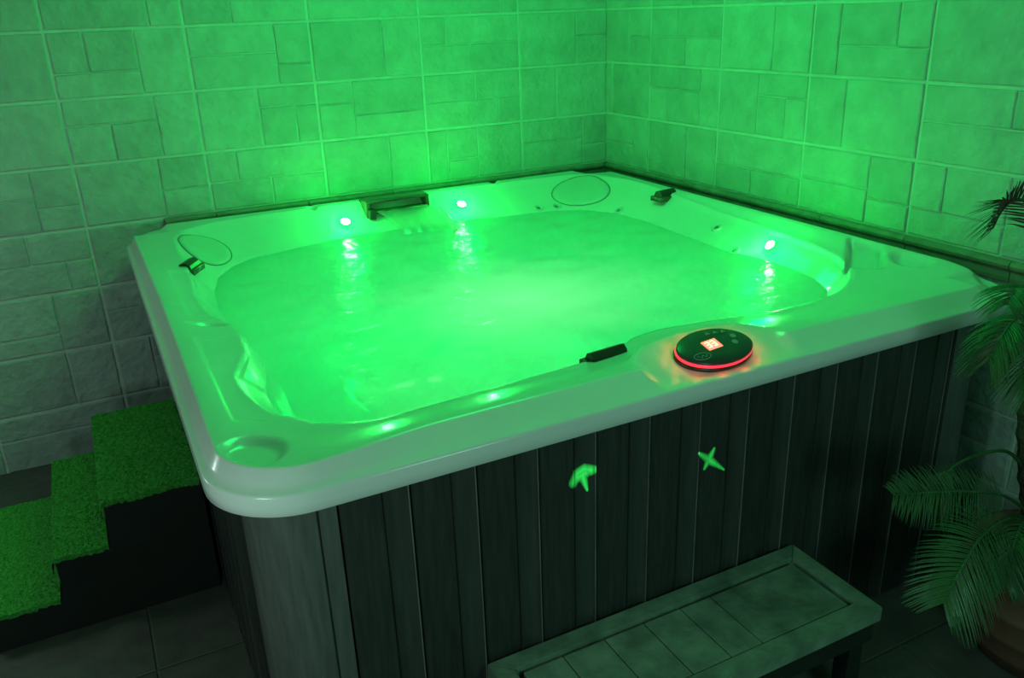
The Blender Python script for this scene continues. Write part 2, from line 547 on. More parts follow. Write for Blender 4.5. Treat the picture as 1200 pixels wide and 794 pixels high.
def stone_mesh(w, h, rng):
    """a dressed stone face: wobbly outline, bevelled to a slightly domed front; lies in x (width), y (depth, front at -y), z (height)"""
    g = 0.0022
    nx = max(2, int(w / 0.05))
    nz = max(2, int(h / 0.05))
    out = []
    for i in range(nx):
        out.append((i / nx, 0))
    for i in range(nz):
        out.append((1, i / nz))
    for i in range(nx):
        out.append((1 - i / nx, 1))
    for i in range(nz):
        out.append((0, 1 - i / nz))
    n = len(out)
    verts, faces = [], []
    for ins, dep in ((g, 0.0), (g + 0.0006, -0.0030), (g + 0.0046, -0.0052)):
        for (u, v) in out:
            j = 0.0013 if dep < 0 else 0.0
            x = ins + u * (w - 2 * ins) + rng.uniform(-j, j)
            z = ins + v * (h - 2 * ins) + rng.uniform(-j, j)
            verts.append((x, dep + (rng.uniform(-.0009, .0009) if dep < -0.005 else 0), z))
    for r in range(2):
        for k in range(n):
            faces.append((r * n + k, r * n + (k + 1) % n, (r + 1) * n + (k + 1) % n, (r + 1) * n + k))
    faces.append(tuple(2 * n + k for k in range(n)))
    return verts, faces


def lay_wall(parent, side, col, row, pattern):
    rng = random.Random(hash((side == 'b', col, row)) & 0xffff)
    z_bot = (row + 5) * TH
    if side == 'b':
        x0, w = -(col + 1) * TW, TW
    else:
        first = 0.3571
        if col == 0:
            x0, w = 0.0, first
        else:
            x0, w = first + (col - 1) * TW, TW
    for (u0, u1, v0, v1) in pattern:
        a, b = x0 + u0 * w + (0.0030 if u0 == 0 else 0), x0 + u1 * w - (0.0030 if u1 == 1 else 0)
        zl, zh = z_bot + (1 - v1) * TH + (0.0030 if v1 == 1 else 0), z_bot + (1 - v0) * TH - (0.0030 if v0 == 0 else 0)
        verts, faces = stone_mesh(b - a, zh - zl, rng)
        off = rng.uniform(-0.0012, 0.0012)
        if side == 'b':
            verts = [(a + x, y + off, zl + z) for x, y, z in verts]
        else:
            verts = [(y + off, -(a + x), zl + z) for x, y, z in verts]
        from_data('stone', verts, faces, M['stone'], parent)


for col in range(0, 8):
    for row in range(-5, 4):
        if (row + 6) * TH < 0.9 and col < 4:
            continue                      # out of sight behind the tub
        pat = BACK.get((col, row)) or POOL[(col * 3 + row * 5) % 4]
        lay_wall(wall_back, 'b', col, row, pat)
for col in range(0, 7):
    for row in range(-5, 4):
        if (row + 6) * TH < 0.9 and col < 4:
            continue
        pat = RIGHT.get((col, row)) or POOL[(col * 2 + row * 3) % 4]
        lay_wall(wall_right, 'r', col, row, pat)

# dark pencil trim along both walls just above the tub rim; shade is put into its brown
trim_1 = slab('trim_1', (-2.10, -0.012, 0.895), (0.0, 0.0, 0.948), M['trim_tile'])
trim_2 = slab('trim_2', (-0.012, -4.0, 0.885), (0.0, 0.0, 0.948), M['trim_tile'])


def trim_piece(parent, a, b, side):
    bm = bmesh.new()
    prof = [(0.010, 0.886), (0.016, 0.888), (0.018, 0.90), (0.017, 0.918), (0.020, 0.922), (0.027, 0.929), (0.029, 0.938), (0.026, 0.946), (0.012, 0.950)]
    rows = []
    for t in (a + 0.0015, b - 0.0015):
        rows.append([bm.verts.new((t, -d, z) if side == 'b' else (-d, -t, z)) for d, z in prof])
    for k in range(len(prof) - 1):
        bm.faces.new((rows[0][k], rows[0][k + 1], rows[1][k + 1], rows[1][k]))
    bm.faces.new(rows[0])
    bm.faces.new(rows[1][::-1])
    return from_bm('trim_tile', bm, M['trim_tile'], parent)


for k in range(6):
    trim_piece(trim_1, max(-2.10, -(k + 1) * 0.38), -k * 0.38 - (0.03 if k == 0 else 0), 'b')
for k in range(11):
    trim_piece(trim_2, k * 0.36 + (0.03 if k == 0 else 0), (k + 1) * 0.36, 'r')

# floor tiles
rng = random.Random(3)
FT = 0.46
for i in range(-9, 2):
    for j in range(-9, 2):
        x0 = -2.434 + i * FT + 4 * FT
        y0 = -1.485 + j * FT + 3 * FT
        x1, y1 = min(x0 + FT, 0.0), min(y0 + FT, 0.0)
        x0, y0 = max(x0, -4.59), max(y0, -4.59)
        if x1 - x0 < 0.05 or y1 - y0 < 0.05:
            continue
        if x0 > -2.1 and y0 > -2.1 and x1 < -0.1:
            continue                      # under the tub
        bm = bmesh.new()
        add_box(bm, (x0 + 0.003, y0 + 0.003, 0.0), (x1 - 0.003, y1 - 0.003, 0.006 + rng.uniform(-.0006, .0006)), 0.0018, seg=1)
        from_bm('floor_tile', bm, M['floor_tile'], floor)
FZ = 0.0065

# ---------------------------------------------------------------- hot tub
XL, XR, YF, YB = -2.262, -0.095, -2.292, -0.07
CX, CY = (XL + XR) / 2, (YF + YB) / 2
NT = 960
TH_ = np.linspace(-math.pi, math.pi, NT, endpoint=False)


def polar_path(pts, closed=True, smooth_deg=0.0):
    """radius about the tub centre at every angle, for a closed outline given as points"""
    P = np.array(pts, float)
    Q = []
    for a, b in zip(P, np.roll(P, -1, 0)):
        n = max(2, int(np.linalg.norm(b - a) / 0.004))
        Q.append(a + (b - a) * np.linspace(0, 1, n, endpoint=False)[:, None])
    Q = np.concatenate(Q)
    d = Q - np.array([CX, CY])
    th = np.arctan2(d[:, 1], d[:, 0])
    r = np.hypot(d[:, 0], d[:, 1])
    o = np.argsort(th)
    rr = np.interp(TH_, th[o], r[o], period=2 * math.pi)
    if smooth_deg:
        s = smooth_deg / 360 * NT
        k = np.arange(-int(3 * s) - 1, int(3 * s) + 2)
        w = np.exp(-0.5 * (k / s) ** 2)
        w /= w.sum()
        acc = np.zeros_like(rr)
        for kk, ww in zip(k, w):
            acc += ww * np.roll(rr, kk)
        rr = acc
    return rr


def rrect(inset, rad):
    pts = []
    x0, x1, y0, y1 = XL + inset, XR - inset, YF + inset, YB - inset
    rr = max(rad - inset, 0.02)
    for cx, cy, a0, r_ in ((x1 - rr, y1 - rr, 0, rr), (x0 + rr, y1 - rr, 90, rr), (x0 + rr, y0 + rr, 180, rr), (x1 - rr, y0 + rr, 270, rr)):
        for k in range(13):
            a = math.radians(a0 + 90 * k / 12)
            pts.append((cx + r_ * math.cos(a), cy + r_ * math.sin(a)))
    return pts


def xy(r):
    return np.stack([CX + r * np.cos(TH_), CY + r * np.sin(TH_)], 1)


# inner edge of the deck, counter-clockwise from the front left
EDGE = [(-2.092, -1.96), (-2.02, -2.065), (-1.92, -2.108), (-1.77, -2.10), (-1.60, -2.088), (-1.42, -2.075), (-1.33, -2.06), (-1.27, -2.035),
        (-1.225, -2.005), (-1.14, -1.992), (-1.0, -2.012), (-0.84, -2.045), (-0.66, -2.046), (-0.53, -2.015), (-0.43, -1.955), (-0.345, -1.875),
        (-0.285, -1.775), (-0.255, -1.66), (-0.235, -1.50), (-0.21, -1.30), (-0.19, -1.0), (-0.18, -0.7), (-0.185, -0.45), (-0.235, -0.27), (-0.33, -0.185),
        (-0.55, -0.155), (-1.19, -0.15), (-1.75, -0.155), (-1.95, -0.18), (-2.06, -0.25), (-2.10, -0.36), (-2.112, -0.55), (-2.108, -0.70),
        (-2.112, -0.85), (-2.124, -1.03), (-2.118, -1.18), (-2.098, -1.29), (-2.072, -1.36), (-2.066, -1.45), (-2.074, -1.56), (-2.105, -1.64),
        (-2.128, -1.70), (-2.128, -1.80), (-2.112, -1.89)]
WATERLINE = [(-2.05, -1.93), (-2.0, -2.01), (-1.91, -2.05), (-1.60, -2.035), (-1.40, -2.02), (-1.24, -1.965), (-1.14, -1.945), (-1.0, -1.96),
             (-0.84, -1.99), (-0.66, -1.985), (-0.54, -1.955), (-0.46, -1.905), (-0.38, -1.83), (-0.33, -1.73), (-0.31, -1.60), (-0.31, -1.45), (-0.345, -1.30),
             (-0.335, -1.10), (-0.31, -0.8), (-0.33, -0.6), (-0.40, -0.46), (-0.52, -0.39), (-0.72, -0.37), (-0.95, -0.315), (-1.2, -0.30), (-1.45, -0.315),
             (-1.66, -0.36), (-1.84, -0.405), (-1.93, -0.48), (-2.0, -0.60), (-2.04, -0.77), (-2.055, -0.95), (-2.05, -1.13), (-2.03, -1.27), (-2.025, -1.4),
             (-2.03, -1.55), (-2.06, -1.68), (-2.06, -1.80)]
rO = polar_path(rrect(0.0, 0.17))
rI = polar_path(EDGE, smooth_deg=0.7)
rW = polar_path(WATERLINE, smooth_deg=0.9)


def sstep(a, b, x):
    t = np.clip((x - a) / (b - a), 0, 1)
    return t * t * (3 - 2 * t)


PANEL_C = Vector((-1.142, -2.206, 0.930))
PANEL_N = Vector((0.0, -0.32, 1.0)).normalized()


def deck_fx(P, z, fr):
    """moulded details of the deck: fr is 0 at the inner edge and 1 at the crest"""
    x, y = P[:, 0], P[:, 1]
    z = z.copy()

    gate = 1 - sstep(0.72, 0.95, fr)

    def dish(cx, cy, ax, ay, depth, soft=0.25, rot=0.0):
        dx, dy = x - cx, y - cy
        c, s = math.cos(rot), math.sin(rot)
        u, v = (dx * c + dy * s) / ax, (-dx * s + dy * c) / ay
        d = np.sqrt(u * u + v * v)
        return -depth * (1 - sstep(1 - soft, 1 + soft * 0.2, d))
    z += (1 - sstep(0.93, 1.0, fr)) * dish(-2.172, -2.152, 0.062, 0.076, 0.016, 0.2, rot=-0.3)              # front left oval
    z += gate * dish(-0.172, -1.955, 0.060, 0.080, 0.028, 0.4, rot=-0.5)      # front right dish
    c_, s_ = 0.76, 0.65
    lu = (x + 0.215) * c_ + (y + 1.82) * s_
    lv = -(x + 0.215) * s_ + (y + 1.82) * c_
    z -= 0.034 * gate * (1 - sstep(0.135, 0.147, np.abs(lu))) * sstep(-0.046, -0.036, lv) * (1 - sstep(0.05, 0.06, lv))       # ledge beside it
    z += dish(-1.535, -0.135, 0.022, 0.030, 0.018, 0.5)                  # two little drain notches on the back rim
    z += dish(-0.685, -0.125, 0.022, 0.030, 0.018, 0.5)
    z += dish(-2.135, -1.345, 0.050, 0.022, 0.013, 0.6)                  # finger groove between the left seats
    # shallow stepped field along the left deck
    fld = sstep(-2.182, -2.172, x) * sstep(-1.995, -1.985, y) * (1 - sstep(-1.475, -1.462, y)) * (1 - sstep(-2.06, -2.0, x))
    z -= 0.0045 * fld
    fld = sstep(-2.172, -2.162, x) * sstep(-1.275, -1.262, y) * (1 - sstep(-0.80, -0.78, y)) * (1 - sstep(-2.06, -2.0, x))
    z -= 0.0045 * fld
    # the corners dip between the raised rim lengths
    for cx, cy in ((XR, YB), (XL, YB), (XR, YF)):
        d = np.maximum(np.abs(x - cx), np.abs(y - cy))
        z -= 0.016 * (1 - sstep(0.13, 0.165, d)) * fr
    # oval mount for the control panel
    u, v = (x - PANEL_C.x) / 0.215, (y - PANEL_C.y) / 0.108
    d = (np.abs(u) ** 3 + np.abs(v) ** 3) ** (1 / 3)
    zp = PANEL_C.z - 0.004 - (y - PANEL_C.y) * (PANEL_N.y / PANEL_N.z)
    w = 1 - sstep(0.84, 1.0, d)
    z = z * (1 - w) + zp * w
    return z


CREST = 0.945
sin_t, cos_t = np.sin(TH_), np.cos(TH_)
pI = xy(rI)
# height of the inner edge: lower at the front and left, higher at the back
zI = 0.918 + 0.026 * sstep(-1.2, -0.5, pI[:, 1]) + 0.004 * sstep(-0.5, -0.2, pI[:, 0])
zC = np.full(NT, CREST) - 0.004 * (1 - sstep(-2.0, -1.2, pI[:, 1]))
rings = []


def ring_in(inset, z, rad=0.17):
    r = polar_path(rrect(inset, rad))
    P = xy(r)
    rings.append((P, np.full(NT, z) if np.isscalar(z) else z))
    return r


ring_in(0.030, 0.872)
ring_in(0.006, 0.860)
ring_in(0.0, 0.864)
ring_in(-0.001, 0.885)
ring_in(0.0, 0.901)
ring_in(0.0012, 0.9045)
ring_in(0.0045, 0.9065)
rsl = ring_in(0.012, 0.909)
rBase = polar_path(rrect(0.012, 0.17))
Pb = xy(rBase)
fw = (1 - sstep(-2.22, -2.02, Pb[:, 1])) * sstep(-2.15, -1.85, Pb[:, 0])                       # the front rim slopes over a wider band
rC = np.maximum(rBase - (0.026 + 0.036 * fw), rI + 0.026)
for t in (0.3, 0.65, 0.92):
    P = xy(rBase + (rC - rBase) * t)
    rings.append((P, deck_fx(P, 0.909 + (zC - 0.909) * t, np.ones(NT))))
P = xy(rC)
rings.append((P, deck_fx(P, zC, np.ones(NT))))
rC = rC - 0.005
P = xy(rC)
rings.append((P, deck_fx(P, zC + 0.0004, np.ones(NT))))
ND = 22
for k in range(1, ND):
    t = k / ND
    r = rC + (rI - rC) * t
    P = xy(r)
    z = zC + (zI - zC) * sstep(0, 1, np.full(NT, t))
    rings.append((P, deck_fx(P, z, np.full(NT, 1 - t))))
# rolled inner edge, then the slope to the waterline
P = xy(rI)
rings.append((P, deck_fx(P, zI - 0.001, np.zeros(NT))))
for a, dz in ((0.05, 0.006), (0.11, 0.016)):
    P = xy(rI + (rW - rI) * a)
    rings.append((P, deck_fx(P, zI - dz, np.zeros(NT))))
NS = 10
for k in range(1, NS + 1):
    t = k / NS
    a = 0.11 + 0.89 * t
    P = xy(rI + (rW - rI) * a)
    zz = (zI - 0.016) + (WATER_Z - zI + 0.016) * t
    rings.append((P, zz))
for dr, z in ((0.03, 0.80), (0.06, 0.70), (0.09, 0.58), (0.12, 0.49), (0.17, 0.455), (0.40, 0.44), (0.45, 0.42), (0.47, 0.30), (0.50, 0.16), (0.58, 0.12)):
    rings.append((xy(rW - dr), np.full(NT, z)))

tub = empty('hot_tub', (CX, CY, 0))
tub['label'] = 'large square white acrylic hot tub with dark panelled sides, full of glowing green water'
tub['category'] = 'hot tub'


def local(P, z):
    return np.stack([P[:, 0] - CX, P[:, 1] - CY, z], 1)


V = np.concatenate([local(P, z) for P, z in rings])
F = []
for r_ in range(len(rings) - 1):
    a, b = r_ * NT, (r_ + 1) * NT
    for k in range(NT):
        k2 = (k + 1) % NT
        F.append((a + k, a + k2, b + k2, b + k))
F.append(tuple((len(rings) - 1) * NT + k for k in range(NT)))
shell = from_data('tub_shell', V, F, M['acrylic'], tub, smooth=True)

# water surface, a fine radial grid with low ripples
NWR, NWT = 70, 240
sel = np.arange(0, NT, NT // NWT)
wv, wf = [(0, 0, WATER_Z)], []


def ripple(x, y):
    return (0.0030 * math.sin(9 * x + 5 * y + 1.3 * math.sin(4 * y)) + 0.0024 * math.sin(-13 * x + 11 * y + 1.1 * math.sin(7 * x))
            + 0.0016 * math.sin(23 * x + 19 * y + 1.7 * math.sin(9 * y - 3 * x)) + 0.0011 * math.sin(37 * y - 8 * x))


for i in range(1, NWR + 1):
    s = i / NWR
    for k in sel:
        r = (rW[k] + 0.004) * s
        x, y = r * cos_t[k], r * sin_t[k]
        fade = min(1.0, (1 - s) * 8 + 0.15)
        wv.append((x, y, WATER_Z + ripple(x, y) * fade * 0.8))
for k in range(NWT):
    wf.append((0, 1 + k, 1 + (k + 1) % NWT))
for i in range(NWR - 1):
    a, b = 1 + i * NWT, 1 + (i + 1) * NWT
    for k in range(NWT):
        k2 = (k + 1) % NWT
        wf.append((a + k, b + k, b + k2, a + k2))
water = from_data('water', wv, wf, M['water'], tub, smooth=True)
water['label'] = 'glowing green water with pale froth in the middle'


def in_tub(p):
    return (p[0] - CX, p[1] - CY, p[2])


def slope_point(theta_pt, t):
    """point and normal on the inner slope, on the ray through theta_pt, t = 0 edge .. 1 waterline"""
    a = math.atan2(theta_pt[1] - CY, theta_pt[0] - CX)
    k = int(round((a + math.pi) / (2 * math.pi) * NT)) % NT
    e = np.array([CX + rI[k] * cos_t[k], CY + rI[k] * sin_t[k], zI[k]])
    w = np.array([CX + rW[k] * cos_t[k], CY + rW[k] * sin_t[k], WATER_Z])
    k2 = (k + 6) % NT
    e2 = np.array([CX + rI[k2] * cos_t[k2], CY + rI[k2] * sin_t[k2], zI[k2]])
    p = e + (w - e) * (0.11 + 0.89 * t)
    tv = Vector(e2 - e).normalized()
    dv = Vector(w - e).normalized()
    n = tv.cross(dv)
    if n.z < 0:
        n = -n
    return Vector(p), n.normalized(), tv


def tub_part(name, bm, mat, label=None, parent=None, smooth=True):
    bmesh.ops.translate(bm, vec=(-CX, -CY, 0), verts=bm.verts)
    o = from_bm(name, bm, mat, parent or tub, smooth)
    if label:
        o['label'] = label
    return o


# headrest pillows on the two back corners
def slope_at(theta, t):
    f = ((theta + math.pi) / (2 * math.pi) * NT) % NT
    k = int(f)
    k2 = (k + 1) % NT
    u = f - k

    def mixp(arr):
        return arr[k] * (1 - u) + arr[k2] * u
    ri, rw, zi = mixp(rI), mixp(rW), mixp(zI)
    c, s_ = math.cos(theta), math.sin(theta)
    if t < 0.11:                                     # the rolled edge
        a_, z = t, zi - 0.001 - 0.015 * (t / 0.11) ** 1.3
    else:
        tt = (t - 0.11) / 0.89
        a_, z = t, (zi - 0.016) + (WATER_Z - zi + 0.016) * tt
    r = ri + (rw - ri) * a_
    return Vector((CX + r * c, CY + r * s_, z))


def conform(theta0, t0, dth, dt, a, rho, h):
    """point of a headrest lying on the curved slope: polar position (a, rho) inside the oval, lifted by h"""
    th = theta0 + dth * rho * math.cos(a)
    t = t0 + dt * rho * math.sin(a)
    p = slope_at(th, t)
    n = (slope_at(th + 0.004, t) - slope_at(th - 0.004, t)).cross(slope_at(th, t + 0.02) - slope_at(th, t - 0.02)).normalized()
    return p + n * (h if n.z > 0 else -h)


for (th0, dth, lab) in ((math.radians(45.5), 0.113, 'oval headrest in the far right corner'), (math.radians(137.0), 0.100, 'oval headrest in the far left corner')):
    t0, dt = 0.46, 0.42
    na = 56
    prof = [(1.0, -0.006), (0.985, 0.003), (0.94, 0.0065), (0.80, 0.0085), (0.5, 0.0100), (0.2, 0.0105)]
    bm = bmesh.new()
    rows = [[bm.verts.new(conform(th0, t0, dth, dt, 2 * math.pi * k / na, rho, h)) for k in range(na)] for rho, h in prof]
    for i in range(len(rows) - 1):
        for k in range(na):
            bm.faces.new((rows[i][k], rows[i][(k + 1) % na], rows[i + 1][(k + 1) % na], rows[i + 1][k]))
    bm.faces.new(rows[-1])
    pil = tub_part('headrest_pillow', bm, M['pillow'], lab)
    bm = bmesh.new()
    add_tube(bm, [conform(th0, t0, dth, dt, 2 * math.pi * k / na, 1.012, 0.001) for k in range(na + 1)], 0.0022, 6, cap=False)
    tub_part('pillow_seam', bm, M['pillow_edge'], parent=pil)

# LED lights in the walls above the water, with their chrome bezels
for (px, py, t, r) in ((-1.440, -0.2, 0.50, 0.017), (-0.895, -0.2, 0.46, 0.017), (-0.27, -1.465, 0.44, 0.016)):
    p, n, tv = slope_point((px, py), t)
    mm = frame_from(n, tv, p)
    bm = bmesh.new()
    add_lathe(bm, [(r * 1.45, -0.006), (r * 1.45, 0.003), (r * 1.25, 0.005), (r * 1.05, 0.004)], 20, mtx=mm)
    led = tub_part('led_bezel', bm, M['acrylic'])
    bm = bmesh.new()
    add_lathe(bm, [(r, 0.0), (r * 0.95, 0.005), (r * 0.7, 0.009), (r * 0.3, 0.0115)], 16, mtx=mm)
    tub_part('led_lens', bm, M['led'], 'shining white-green lamp lens', parent=led)
    lamp('led_glow', 'POINT', p + n * 0.09, 2.9, (0.0, 1.0, 0.06), shadow_soft_size=0.05)

# small hydro jets on the slopes near the waterline
for (px, py, t) in ((-0.40, -1.33, 0.93), (-0.55, -0.30, 0.86), (-0.47, -0.33, 0.88), (-0.36, -0.62, 0.9), (-0.26, -1.17, 0.4)):
    p, n, tv = slope_point((px, py), t)
    mm = frame_from(n, tv, p)
    bm = bmesh.new()
    add_lathe(bm, [(0.022, -0.01), (0.022, 0.003), (0.017, 0.006), (0.013, 0.003), (0.008, -0.004)], 20, mtx=mm)
    jet = tub_part('jet_ring', bm, M['pillow'])
    bm = bmesh.new()
    add_lathe(bm, [(0.009, -0.006), (0.009, 0.001), (0.006, 0.0035)], 12, mtx=mm)
    tub_part('jet_nozzle', bm, M['pillow_edge'], parent=jet)

# waterfall spout let into the back rim
bm = bmesh.new()
add_box(bm, (-1.335, -0.235, 0.945), (-1.052, -0.150, 0.956), 0.004)          # lid
add_box(bm, (-1.335, -0.235, 0.880), (-1.318, -0.140, 0.950), 0.003)          # cheeks
add_box(bm, (-1.069, -0.235, 0.900), (-1.052, -0.140, 0.950), 0.003)
add_box(bm, (-1.335, -0.165, 0.885), (-1.052, -0.140, 0.950), 0.003)          # back
spout = tub_part('waterfall_spout', bm, M['bronze'], 'bronze tinted waterfall spout in the back rim')
bm = bmesh.new()
prof = [(-0.165, 0.897), (-0.215, 0.897), (-0.245, 0.902), (-0.258, 0.910), (-0.252, 0.918), (-0.225, 0.913), (-0.165, 0.910)]
rows = [[bm.verts.new((x, yy, zz)) for yy, zz in prof] for x in (-1.305, -1.071)]
for k in range(len(prof)):
    k2 = (k + 1) % len(prof)
    bm.faces.new((rows[0][k], rows[0][k2], rows[1][k2], rows[1][k]))
bm.faces.new(rows[0])
bm.faces.new(rows[1][::-1])
tub_part('spout_lip', bm, M['bronze'], parent=spout)
bm = bmesh.new()
add_box(bm, (-1.330, -0.262, 0.882), (-1.300, -0.225, 0.925), 0.006)
tub_part('spout_valve', bm, M['dark_plastic'], parent=spout)
# the sheet of water falling from it
bm = bmesh.new()
rows = []
for i in range(15):
    s = i / 14
    y = -0.258 - 0.155 * s
    z = 0.914 - 0.074 * s * s
    half = 0.117 - 0.012 * s
    rows.append([bm.verts.new((-1.188 + half * (-1 + 2 * k / 24) + 0.05 * s, y + 0.004 * math.sin(k * 1.1), z + 0.0015 * math.sin(k * 0.9 + i))) for k in range(25)])
for i in range(14):
    for k in range(24):
        bm.faces.new((rows[i][k], rows[i][k + 1], rows[i + 1][k + 1], rows[i + 1][k]))
tub_part('waterfall', bm, M['falling_water'], 'thin clear sheet of falling water')
bm = bmesh.new()
pts = [(-1.050, -0.330, 0.905), (-1.045, -0.365, 0.896), (-1.040, -0.410, 0.876), (-1.036, -0.445, 0.852), (-1.034, -0.462, 0.834)]
add_tube(bm, catmull(pts, 16), [0.003 + 0.009 * math.sin(math.pi * (0.12 + 0.6 * i / 16)) for i in range(17)], 10)
tub_part('water_jet', bm, M['water_edge'], 'bright jet of water beside the waterfall')


# diverter valves on the rim
def diverter(loc, rz, size, lab, flip=1):
    sx, sy, sz = size
    mm = Matrix.Translation(loc) @ Matrix.Rotation(rz, 4, 'Z')
    bm = bmesh.new()
    add_box(bm, (-sx * 0.62, -sy * 0.7, -0.02), (sx * 0.62, sy * 0.7, 0.0005), 0.003, mm)
    base = tub_part('valve_base', bm, M['bronze'], lab)
    bm = bmesh.new()
    prof = [(-sy * 0.5, 0.0), (-sy * 0.42, sz * 0.55), (-sy * 0.1, sz), (sy * 0.25, sz * 0.8), (sy * 0.5, 0.0)]
    rows = [[bm.verts.new((x, yy * flip, zz)) for yy, zz in prof] for x in (-sx * 0.5, sx * 0.5)]
    vs = rows[0] + rows[1]
    for k in range(len(prof)):
        k2 = (k + 1) % len(prof)
        bm.faces.new((rows[0][k], rows[0][k2], rows[1][k2], rows[1][k]))
    bm.faces.new(rows[0])
    bm.faces.new(rows[1][::-1])
    bmesh.ops.transform(bm, matrix=mm, verts=vs)
    tub_part('valve_handle', bm, M['dark_plastic'], 'dark valve handle', parent=base, smooth=False)


diverter((-2.10, -0.72, 0.926), math.radians(60), (0.075, 0.05, 0.022), 'air valve on the left rim')
diverter((-0.20, -0.76, 0.930), math.radians(8), (0.085, 0.05, 0.026), 'air valve on the right rim')
diverter((-1.345, -2.072, 0.918), math.radians(6), (0.10, 0.035, 0.020), 'air valve on the front rim')

# control panel on the front rim
PM = frame_from(PANEL_N, (1, 0, 0), PANEL_C)
bm = bmesh.new()
add_lathe(bm, [(1.0, -0.004), (1.02, 0.001), (1.0, 0.006)], 64, 0.103, 0.062, PM)
panel = tub_part('control_panel', bm, M['dark_plastic'], 'oval control keypad with a lit red display')
bm = bmesh.new()
add_lathe(bm, [(0.975, 0.005), (1.0, 0.0095), (0.985, 0.0138), (0.96, 0.0145)], 64, 0.103, 0.062, PM)
band = tub_part('light_band', bm, M['glow_red'], 'glowing red edge band', parent=panel)
for k in range(12):
    an = math.pi * 2 * (k + 0.5) / 12
    lamp('panel_edge_light', 'POINT', PM @ Vector((0.122 * math.cos(an), 0.080 * math.sin(an), 0.012)), 0.0055, (1.0, 0.10, 0.06), shadow_soft_size=0.009)
bm = bmesh.new()
add_lathe(bm, [(0.985, 0.0142), (0.98, 0.018), (0.93, 0.021), (0.5, 0.0222)], 64, 0.103, 0.062, PM)
tub_part('keypad_face', bm, M['panel_face'], 'dark oval keypad face', parent=panel)
bm = bmesh.new()
add_box(bm, (-0.029, -0.012, 0.0215), (0.013, 0.019, 0.0240), 0.0008, PM @ Matrix.Rotation(0.10, 4, 'Z'), seg=1)
tub_part('display_screen', bm, M['display'], 'small glowing orange-red display', parent=panel, smooth=False)
bm = bmesh.new()
for (x, w) in ((-0.018, 0.010), (-0.002, 0.010)):
    for (zl, zh) in ((-0.005, -0.0032), (0.0032, 0.005), (0.0115, 0.0135)):
        add_box(bm, (x - w / 2, zl, 0.0238), (x + w / 2, zh, 0.0244), 0, PM @ Matrix.Rotation(0.10, 4, 'Z'))
    add_box(bm, (x + w / 2 - 0.0018, -0.005, 0.0238), (x + w / 2, 0.0135, 0.0244), 0, PM @ Matrix.Rotation(0.10, 4, 'Z'))
tub_part('display_digits', bm, M['digit'], 'lit digits', parent=panel, smooth=False)
for i, (x, y) in enumerate(((0.006, 0.040), (0.027, 0.039), (0.048, 0.036), (0.062, 0.014), (0.052, -0.006))):
    bm = bmesh.new()
    if i < 3:
        vs = [bm.verts.new(PM @ Vector(q)) for q in ((x - .007, y - .004, .0224), (x + .007, y - .004, .0224), (x, y + .006, .0224), (x - .006, y - .0035, .0236), (x + .006, y - .0035, .0236), (x, y + .005, .0236))]
        for f in ((0, 1, 4, 3), (1, 2, 5, 4), (2, 0, 3, 5), (3, 4, 5)):
            bm.faces.new([vs[q] for q in f])
    else:
        add_lathe(bm, [(0.0075, 0.0214), (0.0075, 0.0228), (0.006, 0.0234)], 16, mtx=PM @ Matrix.Translation((x, y, 0)))
    tub_part('button', bm, M['panel_print'], parent=panel, smooth=False)
bm = bmesh.new()
add_tube(bm, [PM @ Vector((-0.056 + 0.022 * math.cos(a), -0.026 + 0.011 * math.sin(a), 0.0218)) for a in np.linspace(0, 2 * math.pi, 29)], 0.0011, 5, cap=False)
add_tube(bm, [PM @ Vector((-0.070 + 0.028 * s, -0.027 + 0.004 * math.sin(s * 14), 0.0220)) for s in np.linspace(0, 1, 14)], 0.0010, 5)
tub_part('logo_badge', bm, M['panel_print'], 'oval printed badge', parent=panel)

# cabinet: dark core, moulded boards with a rib each, rounded corner posts
CXL, CXR, CYF, CYB = -2.20, -0.155, -2.232, -0.13
bm = bmesh.new()
CRN = 0.10
pts = []
for cx, cy, a0 in ((CXR - CRN, CYB - CRN, 0), (CXL + CRN, CYB - CRN, 90), (CXL + CRN, CYF + CRN, 180), (CXR - CRN, CYF + CRN, 270)):
    for k in range(7):
        a = math.radians(a0 + 15 * k)
        pts.append((cx + (CRN - 0.012) * math.cos(a), cy + (CRN - 0.012) * math.sin(a)))
top = [bm.verts.new((x, y, 0.866)) for x, y in pts]
bot = [bm.verts.new((x, y, FZ + 0.001)) for x, y in pts]
for k in range(len(pts)):
    k2 = (k + 1) % len(pts)
    bm.faces.new((bot[k], bot[k2], top[k2], top[k]))
bm.faces.new(bot[::-1])
tub_part('cabinet_core', bm, M['dark'], smooth=False)
PITCH = 0.1425


def board_profile():
    """one moulded board across its width: flat field, a bead, a hollow rib"""
    w = PITCH - 0.003
    rib = 0.053
    pr = [(0.0, -0.008), (0.002, 0.0), (0.012, 0.0008), (0.030, 0.0), (0.05, 0.0006), (w - rib - 0.006, 0.0), (w - rib - 0.003, 0.0), (w - rib - 0.0015, -0.004), (w - rib + 0.0005, -0.004)]
    rp = [(w - rib + 0.0005, -0.004), (w - rib + 0.002, 0.001)]
    for k in range(7):
        s = k / 6
        rp.append((w - rib + 0.004 + s * (rib - 0.010), -0.0035 * math.sin(math.pi * s)))
    rp += [(w - 0.004, 0.0025), (w - 0.001, 0.0025), (w, -0.008)]
    return pr, rp


